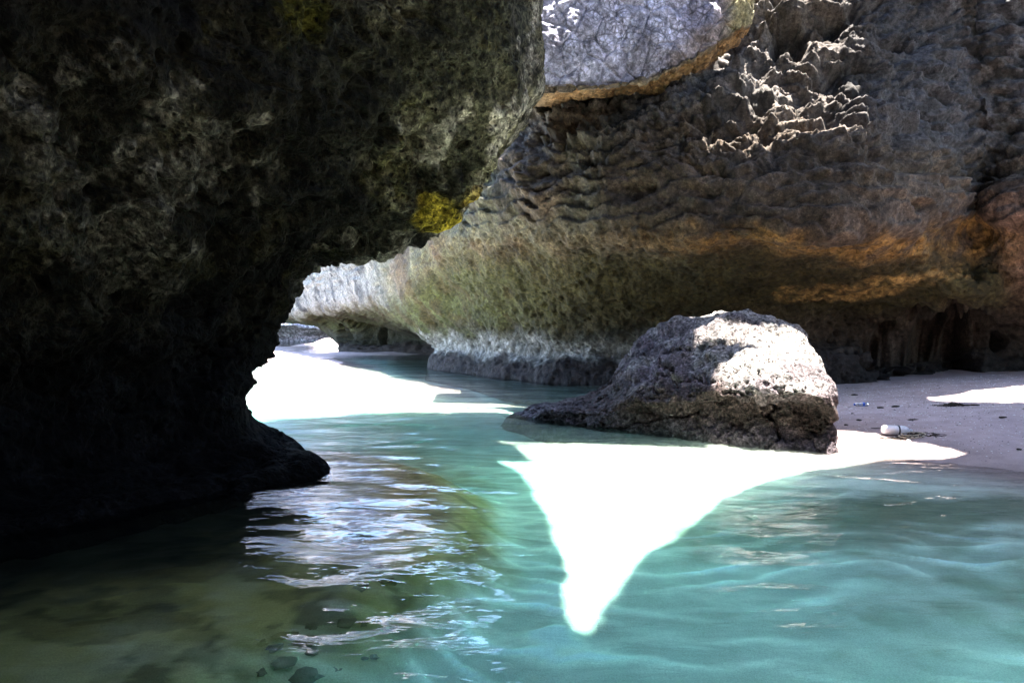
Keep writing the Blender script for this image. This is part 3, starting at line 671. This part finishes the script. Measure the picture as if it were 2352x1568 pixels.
def build_roof():
    rr = np.random.default_rng(4)
    verts = []; edges = []
    polys = []
    outer = [(-18, -10), (24, -10), (24, 24), (24, 60), (-14, 60), (-18, 24)]
    for poly in [outer] + HOLES:
        dense = []
        n = len(poly)
        for i in range(n):
            a, b = np.array(poly[i]), np.array(poly[(i+1) % n]); L_ = np.linalg.norm(b - a)
            k = max(1, int(L_/0.18)) if poly is not outer else 1
            for t in range(k): dense.append(a + (b - a)*t/k)
        dense = np.array(dense)
        if poly is not outer:
            q_ = np.stack([dense[:, 0], dense[:, 1], 0*dense[:, 0]], -1)
            dense = dense + 0.10*np.stack([fbm(q_*1.1, 4), fbm(q_*1.1 + 9, 4)], -1)
        polys.append(dense.tolist())
        s = len(verts); m = len(dense)
        verts += [Vector(v) for v in dense.tolist()]; edges += [(s + i, s + (i+1) % m) for i in range(m)]
    for x in np.arange(-17.5, 24, 0.8):
        for y in np.arange(-9.5, 60, 0.8):
            verts.append(Vector((x + rr.uniform(-.25, .25), y + rr.uniform(-.25, .25))))
    V, E, Fc, *_ = delaunay_2d_cdt(verts, edges, [], 0, 1e-4)
    keep = []
    for f in Fc:
        cx = sum(V[i][0] for i in f)/3; cy = sum(V[i][1] for i in f)/3
        if not inside(polys[0], cx, cy): continue
        if any(inside(h, cx, cy) for h in polys[1:]): continue
        keep.append(tuple(f))
    V = np.array([(v[0], v[1], 0) for v in V], float)
    top_off = np.array(SUN_DIR)*(0.55/SUN_DIR.z)
    # bulge the underside, but not at the rims of the openings (they stay in the opening's plane)
    cnt = {}
    for f in keep:
        for a, b in ((f[0], f[1]), (f[1], f[2]), (f[2], f[0])):
            cnt[tuple(sorted((a, b)))] = cnt.get(tuple(sorted((a, b))), 0) + 1
    rim = set(i for e_, n_ in cnt.items() if n_ == 1 for i in e_)
    nzv = fbm(V*0.35, 4)*0.6
    lowv = V.copy(); lowv[:, 2] = ROOF_Z
    for i in range(len(V)):
        if i not in rim: lowv[i, 2] = ROOF_Z + max(-0.3, min(0.4, nzv[i]*0.5))
    topv = V.copy(); topv[:, 2] = ROOF_Z; topv = topv + top_off
    n = len(V); allv = np.vstack([lowv, topv])
    faces = [tuple(reversed(f)) for f in keep] + [tuple(i + n for i in f) for f in keep]
    for f in keep:
        for a, b in ((f[0], f[1]), (f[1], f[2]), (f[2], f[0])):
            if cnt[tuple(sorted((a, b)))] == 1: faces.append((a, b, b + n, a + n))
    me = bpy.data.meshes.new('sun_mask_roof'); me.from_pydata(allv.tolist(), [], faces); me.update()
    a_ = me.color_attributes.new('Col', 'FLOAT_COLOR', 'POINT'); c4 = np.tile(np.array([0.14, 0.12, 0.10, 1], np.float32), (len(allv), 1)); a_.data.foreach_set('color', c4.ravel())
    me.materials.append(M_back)
    o = bpy.data.objects.new('sun_mask_roof', me); col.objects.link(o)
    return tag(o, kind='structure')
roof = build_roof()

def build_shell():
    path = [at(3020, 750, 10.2)[:2], (12.5, 6.0), (12.8, 0.0), (9.0, -6.5), (0.0, -9.0), (-8.0, -6.0), (-9.5, 0.0), (-8.5, 4.5), (-8.0, 11.0), (-9.0, 17.0)]
    rows_ = []
    for zz, inset in ((-2.0, 0), (0.0, 0.2), (2.0, 0.0), (4.0, -0.4), (7.0, -0.6), (11.2, -0.4)):
        rows_.append([np.array((q_[0]*(1 + inset*0.05), q_[1], zz)) for q_ in path])
    P = np.array(rows_).transpose(1, 0, 2)
    G = catmull(catmull(P, 0, np.linspace(0, len(path)-1, 150)), 1, np.linspace(0, 5, 50))
    N = grid_normals(G, False); p = G.reshape(-1, 3)
    G = G + N*(0.4*fbm(p*0.5, 4)).reshape(G.shape[:2])[..., None]
    o = grid_mesh('cave_wall', G, M_left, np.tile(C(0.09, 0.075, 0.055), (len(p), 1)))
    return tag(o, kind='structure')
shell = build_shell()

# ------------------------------------------------------------------ small things on the beach and the sea bed
def ground_at(px, py):
    lo, hi = 1.5, 30.0
    for _ in range(40):
        Y = (lo + hi)/2; X = (px - FW/2)/F*Y; zr = CAM_H - (py - HORIZON)/F*Y
        g = float(ground_height(np.array([[X]]), np.array([[Y]]))[0, 0])
        if zr > g: lo = Y
        else: hi = Y
    return Vector((X, Y, g))

def lathe(profile, seg=20):
    """profile of (distance along x, radius)"""
    V = []; Q = []
    for x, r in profile:
        for k in range(seg):
            a_ = 2*math.pi*k/seg; V.append((x, r*math.cos(a_), r*math.sin(a_)))
    for i in range(len(profile) - 1):
        for k in range(seg):
            k2 = (k + 1) % seg; Q.append((i*seg + k, i*seg + k2, (i+1)*seg + k2, (i+1)*seg + k))
    return V, Q
def part(name, V, Q, mat, parent, smooth=True):
    me = bpy.data.meshes.new(name); me.from_pydata([tuple(v) for v in V], [], Q); me.update()
    for f in me.polygons: f.use_smooth = smooth
    me.materials.append(mat); o = bpy.data.objects.new(name, me); col.objects.link(o)
    if parent is not None: o.parent = parent
    return o
def empty(name, loc, rz):
    o = bpy.data.objects.new(name, None); col.objects.link(o); o.location = loc; o.rotation_euler = (0, 0, rz); o.empty_display_size = 0.1
    return o
def tube(points, radius, seg=6, taper=1.0):
    V = []; Q = []; n = len(points); pts = [Vector(q_) for q_ in points]
    for i in range(n):
        t = (pts[min(i+1, n-1)] - pts[max(i-1, 0)]).normalized(); s_ = t.cross(Vector((0, 0, 1)))
        if s_.length < 1e-3: s_ = Vector((1, 0, 0))
        s_.normalize(); u_ = s_.cross(t); r = radius*(1 - (1 - taper)*i/(n-1))
        for k in range(seg):
            a_ = 2*math.pi*k/seg; V.append(tuple(pts[i] + s_*math.cos(a_)*r + u_*math.sin(a_)*r))
    for i in range(n-1):
        for k in range(seg): k2 = (k+1) % seg; Q.append((i*seg+k, i*seg+k2, (i+1)*seg+k2, (i+1)*seg+k))
    Q.append(tuple(range(seg))[::-1]); Q.append(tuple((n-1)*seg + k for k in range(seg)))
    return V, Q

M_plastic = plain('milky_plastic', (0.80, 0.80, 0.84), 0.32, 0.25)
M_clear = plain('clear_plastic', (0.75, 0.78, 0.85), 0.15, 0.75)
M_band = plain('black_rubber', (0.02, 0.02, 0.025), 0.6)
M_blue = plain('blue_plastic', (0.03, 0.09, 0.42), 0.4)
M_weed = plain('dry_seaweed', (0.035, 0.026, 0.018), 0.8, spec=0.2, bump=0.5)
M_rope = plain('pale_rope', (0.42, 0.36, 0.27), 0.9, spec=0.1, bump=0.6)
M_shell = plain('shell_white', (0.72, 0.68, 0.64), 0.6)
M_stone = plain('dark_wet_stone', (0.07, 0.055, 0.04), 0.9, spec=0.1, bump=0.8)

g = ground_at(2058, 997)
bt = empty('plastic_bottle', (g.x, g.y, g.z + 0.052), math.radians(-6)); bt.rotation_euler[1] = math.radians(2)
tag(bt, 'milky white plastic bottle with a black band, washed up on the shaded beach', 'bottle')
V, Q = lathe([(-0.170, 0.001), (-0.168, 0.03), (-0.160, 0.044), (-0.13, 0.056), (0.0, 0.057), (0.018, 0.053), (0.032, 0.053), (0.05, 0.057), (0.09, 0.057), (0.115, 0.052), (0.135, 0.040), (0.148, 0.026), (0.154, 0.017)], 28); part('body', V, Q, M_plastic, bt)
V, Q = lathe([(0.153, 0.0165), (0.170, 0.0155), (0.171, 0.021), (0.178, 0.021), (0.178, 0.0145), (0.190, 0.014), (0.1905, 0.001)], 18); part('neck', V, Q, M_plastic, bt)
V, Q = lathe([(0.017, 0.050), (0.0165, 0.0585), (0.022, 0.0605), (0.029, 0.0605), (0.034, 0.0585), (0.0335, 0.050)], 28); part('band', V, Q, M_band, bt)

g = ground_at(1978, 933)
b2 = empty('drink_bottle', (g.x, g.y, g.z + 0.033), math.radians(8))
tag(b2, 'small clear drink bottle with a blue cap, lying on the sand behind the boulder', 'bottle')
V, Q = lathe([(0.115, 0.001), (0.113, 0.022), (0.105, 0.031), (0.05, 0.033), (0.03, 0.030), (0.01, 0.033), (-0.05, 0.033), (-0.08, 0.026), (-0.095, 0.014), (-0.107, 0.013), (-0.107, 0.001)], 20); part('body', V, Q, M_clear, b2)
V, Q = lathe([(-0.100, 0.0135), (-0.100, 0.0165), (-0.120, 0.0165), (-0.1205, 0.001)], 18); part('cap', V, Q, M_blue, b2)
V, Q = lathe([(0.050, 0.0325), (0.0495, 0.0342), (0.012, 0.0342), (0.0115, 0.0325)], 20); part('wrapper', V, Q, M_blue, b2)

# rope and tangle at the bottle's neck
rs = random.Random(11)
def ground_z(x, y): return float(ground_height(np.array([[x]]), np.array([[y]]))[0, 0])
g = ground_at(2090, 1003)
pts = []
for i in range(46):
    t = i/45; a_ = t*2*math.pi*1.6 + 2.4; r = 0.085 + 0.02*math.sin(5*t)
    x = g.x + 1.35*r*math.cos(a_) + 0.05*t; y = g.y + 1.5*r*math.sin(a_); pts.append((x, y, ground_z(x, y) + 0.014 + 0.02*t))
V, Q = tube(pts, 0.0085, 7); ro = part('rope', V, Q, M_rope, None)
tag(ro, 'short loop of pale frayed rope beside the neck of the white bottle', 'rope')
def tangle(name, px, py, w_, d_, n, label, seed, h=0.03):
    r_ = random.Random(seed); g = ground_at(px, py); VV = []; QQ = []
    for k in range(n):
        x = g.x + r_.uniform(-w_, w_); y = g.y + r_.uniform(-d_, d_); a_ = r_.gauss(0, 0.5) + (math.pi if r_.random() < .5 else 0); P_ = []
        for i in range(7):
            zz = ground_z(x, y) + 0.004 + h*r_.random()*max(0.15, 1 - abs(x - g.x)/w_); P_.append((x, y, zz)); a_ += r_.gauss(0, 0.55)
            x += 0.026*math.cos(a_); y += 0.026*math.sin(a_)
        V, Q = tube(P_, r_.uniform(0.003, 0.0075), 5, 0.5); o_ = len(VV); VV += V; QQ += [tuple(i + o_ for i in q_) for q_ in Q]
    return tag(part(name, VV, QQ, M_weed, None), label, 'seaweed')
tangle('seaweed_tangle', 2104, 1003, 0.20, 0.09, 44, 'matted tangle of brown seaweed trailing from the neck of the white bottle', 3, 0.045)
tangle('seaweed_tangle', 2060, 1006, 0.20, 0.05, 18, 'thin line of seaweed strands lying along the front of the white bottle', 5, 0.012)
tangle('seaweed_clump', 2192, 932, 0.17, 0.09, 90, 'largest dark clump of dried seaweed, below the sunlit patch on the back of the beach', 7, 0.05)

def pebble_mesh(name, seed, flat=0.5, mat=None, rough=0.38):
    bm = bmesh.new(); bmesh.ops.create_icosphere(bm, subdivisions=2, radius=1.0)
    q_ = np.array([v.co[:] for v in bm.verts]); n_ = fbm(q_*1.3 + seed*13.7, 3)
    for v, k in zip(bm.verts, n_): v.co = v.co*(1 + rough*float(k)); v.co.z *= flat
    me = bpy.data.meshes.new(name); bm.to_mesh(me); bm.free()
    for f in me.polygons: f.use_smooth = True
    me.materials.append(mat); return me
scrap_meshes = [pebble_mesh('seaweed_scrap', k, 0.4, M_weed) for k in range(4)]
for k, (px, py, w_, a_, lab) in enumerate((
        (1963, 908, 12, 1.6, 'dark seaweed scrap highest up the sand, close behind the boulder'),
        (2022, 937, 12, 1.9, 'small dark scrap on the sand just past the clear drink bottle'),
        (2056, 934, 16, 2.6, 'flat dark scrap midway between the clear bottle and the largest seaweed clump'),
        (1958, 950, 6, 1.2, 'tiny dark speck on the sand just below the clear drink bottle'),
        (1973, 965, 9, 1.0, 'dark squarish scrap between the clear drink bottle and the white bottle'),
        (1905, 968, 9, 1.0, 'dark scrap lying close against the foot of the boulder on the beach side'),
        (2096, 964, 18, 4.0, 'long thin dark stick of seaweed lying just up the beach from the white bottle'),
        (1943, 976, 8, 1.5, 'small dark scrap between the boulder and the white bottle'),
        (2240, 931, 16, 2.5, 'thin dark scrap beside the largest seaweed clump'),
        (2303, 959, 14, 2.2, 'dark scrap lying alone below the sunlit patch, near the right edge'),
        (2248, 1021, 7, 1.1, 'round dark speck low on the beach, beyond the rope and tangle'),
        (2340, 1032, 9, 1.2, 'dark scrap at the right edge of the picture, lowest on the beach'),
        (2014, 984, 22, 6.0, 'thin brown strand lying on the sand at the base of the white bottle'))):
    g = ground_at(px, py); o = bpy.data.objects.new('seaweed_scrap', scrap_meshes[k % 4]); col.objects.link(o)
    sz = w_/F*g.y*0.62; o.location = (g.x, g.y, g.z + 0.15*sz/max(1, a_*0.6)); o.scale = (sz, sz/a_*1.5, sz/max(1, a_*0.6)); o.rotation_euler = (0, 0, random.uniform(-.3, .3))
    tag(o, lab, 'seaweed', 'dark seaweed scraps on the beach')
shell_meshes = [pebble_mesh('shell', 20 + k, 0.35, M_shell) for k in range(3)]
for k, (px, py, w_, lab) in enumerate(((2087, 1012, 11, 'pale shell fragment in front of the rope by the white bottle'), (2230, 987, 10, 'pale shell fragment on bare sand beyond the seaweed tangle'),
        (1942, 935, 9, 'pale shell fragment between the boulder and the blue-capped bottle'), (2115, 951, 9, 'pale shell fragment just above the long dark stick of seaweed'))):
    g = ground_at(px, py); o = bpy.data.objects.new('shell', shell_meshes[k % 3]); col.objects.link(o)
    sz = w_/F*g.y*0.5; o.location = (g.x, g.y, g.z + 0.15*sz); o.scale = (sz, sz*0.7, sz*0.8); o.rotation_euler = (0.2, 0.1, random.uniform(0, 6))
    tag(o, lab, 'shell', 'shell fragments on the beach')
# shell grit, too fine to count
def grit():
    r_ = np.random.default_rng(8); n = 5200
    X = r_.uniform(3.9, 10.5, n); Y = r_.uniform(7.5, 15.5, n); d = shore_distance(X[:, None], Y[:, None])[:, 0]
    k = d > 0.15; X, Y = X[k], Y[k]; Z = ground_height(X[:, None], Y[:, None])[:, 0] + (0.012*fbm(np.stack([X, Y, 0*X], -1)*4.0, 3))
    n = len(X); sz = r_.uniform(0.004, 0.013, n)*np.where(r_.random(n) < 0.06, 1.8, 1.0); a_ = r_.uniform(0, 6.28, n)
    t = np.array([[1, 0, 0], [-0.5, 0.8, 0], [-0.6, -0.8, 0], [0, 0, 0.55]])
    V = np.zeros((n, 4, 3))
    for i in range(4):
        x, y, z_ = t[i]*1.0; V[:, i, 0] = X + sz*(x*np.cos(a_) - y*np.sin(a_)); V[:, i, 1] = Y + sz*(x*np.sin(a_) + y*np.cos(a_)); V[:, i, 2] = Z + sz*z_ + 0.001
    b_ = np.arange(n)[:, None]*4
    T = np.concatenate([b_ + np.array([0, 1, 3]), b_ + np.array([1, 2, 3]), b_ + np.array([2, 0, 3])])
    shade = np.where(r_.random(n) < 0.6, 1, 0)[:, None]
    cc = np.repeat(shade*np.array([[0.7, 0.66, 0.62]]) + (1 - shade)*np.array([[0.10, 0.08, 0.08]]), 4, axis=0)
    o = raw_mesh('shell_grit', V.reshape(-1, 3), T, M_sand, cc, smooth=False)
    return tag(o, 'fine grit of broken shells strewn over the beach', 'shell grit', kind='stuff')
grit()

stone_meshes = [pebble_mesh('submerged_stone', 40 + k, 0.6, M_stone, 0.7) for k in range(4)]
for k, (px, py, w_) in enumerate(((628, 1490, 26), (716, 1496, 34), (650, 1524, 44), (704, 1552, 52), (600, 1545, 20), (792, 1432, 34), (836, 1512, 14), (858, 1508, 18), (770, 1535, 22), (892, 1338, 30), (830, 1350, 24), (868, 1300, 20))):
    g = ground_at(px, py); o = bpy.data.objects.new('submerged_stone', stone_meshes[k % 4]); col.objects.link(o)
    sz = w_/F*g.y*0.55; o.location = (g.x, g.y, g.z + 0.1*sz); o.scale = (sz, sz*1.3, sz*0.8); o.rotation_euler = (0, 0, random.uniform(0, 6))
    tag(o, 'dark brown stone in the underwater cluster on the shaded sea bed, bottom left' if py > 1450 and px < 800 else {792: 'round dark stone under water on its own beside the cluster', 836: 'smallest dark stone under water at the edge of the pale sand', 858: 'small flat dark stone under water nearest the pale sand', 892: 'dark stone under water farthest from the cluster towards the sunlit pool', 830: 'dark stone under water midway along the olive shelf', 868: 'dark stone under water on the upper part of the olive shelf'}[px], 'stone', 'dark stones under water')
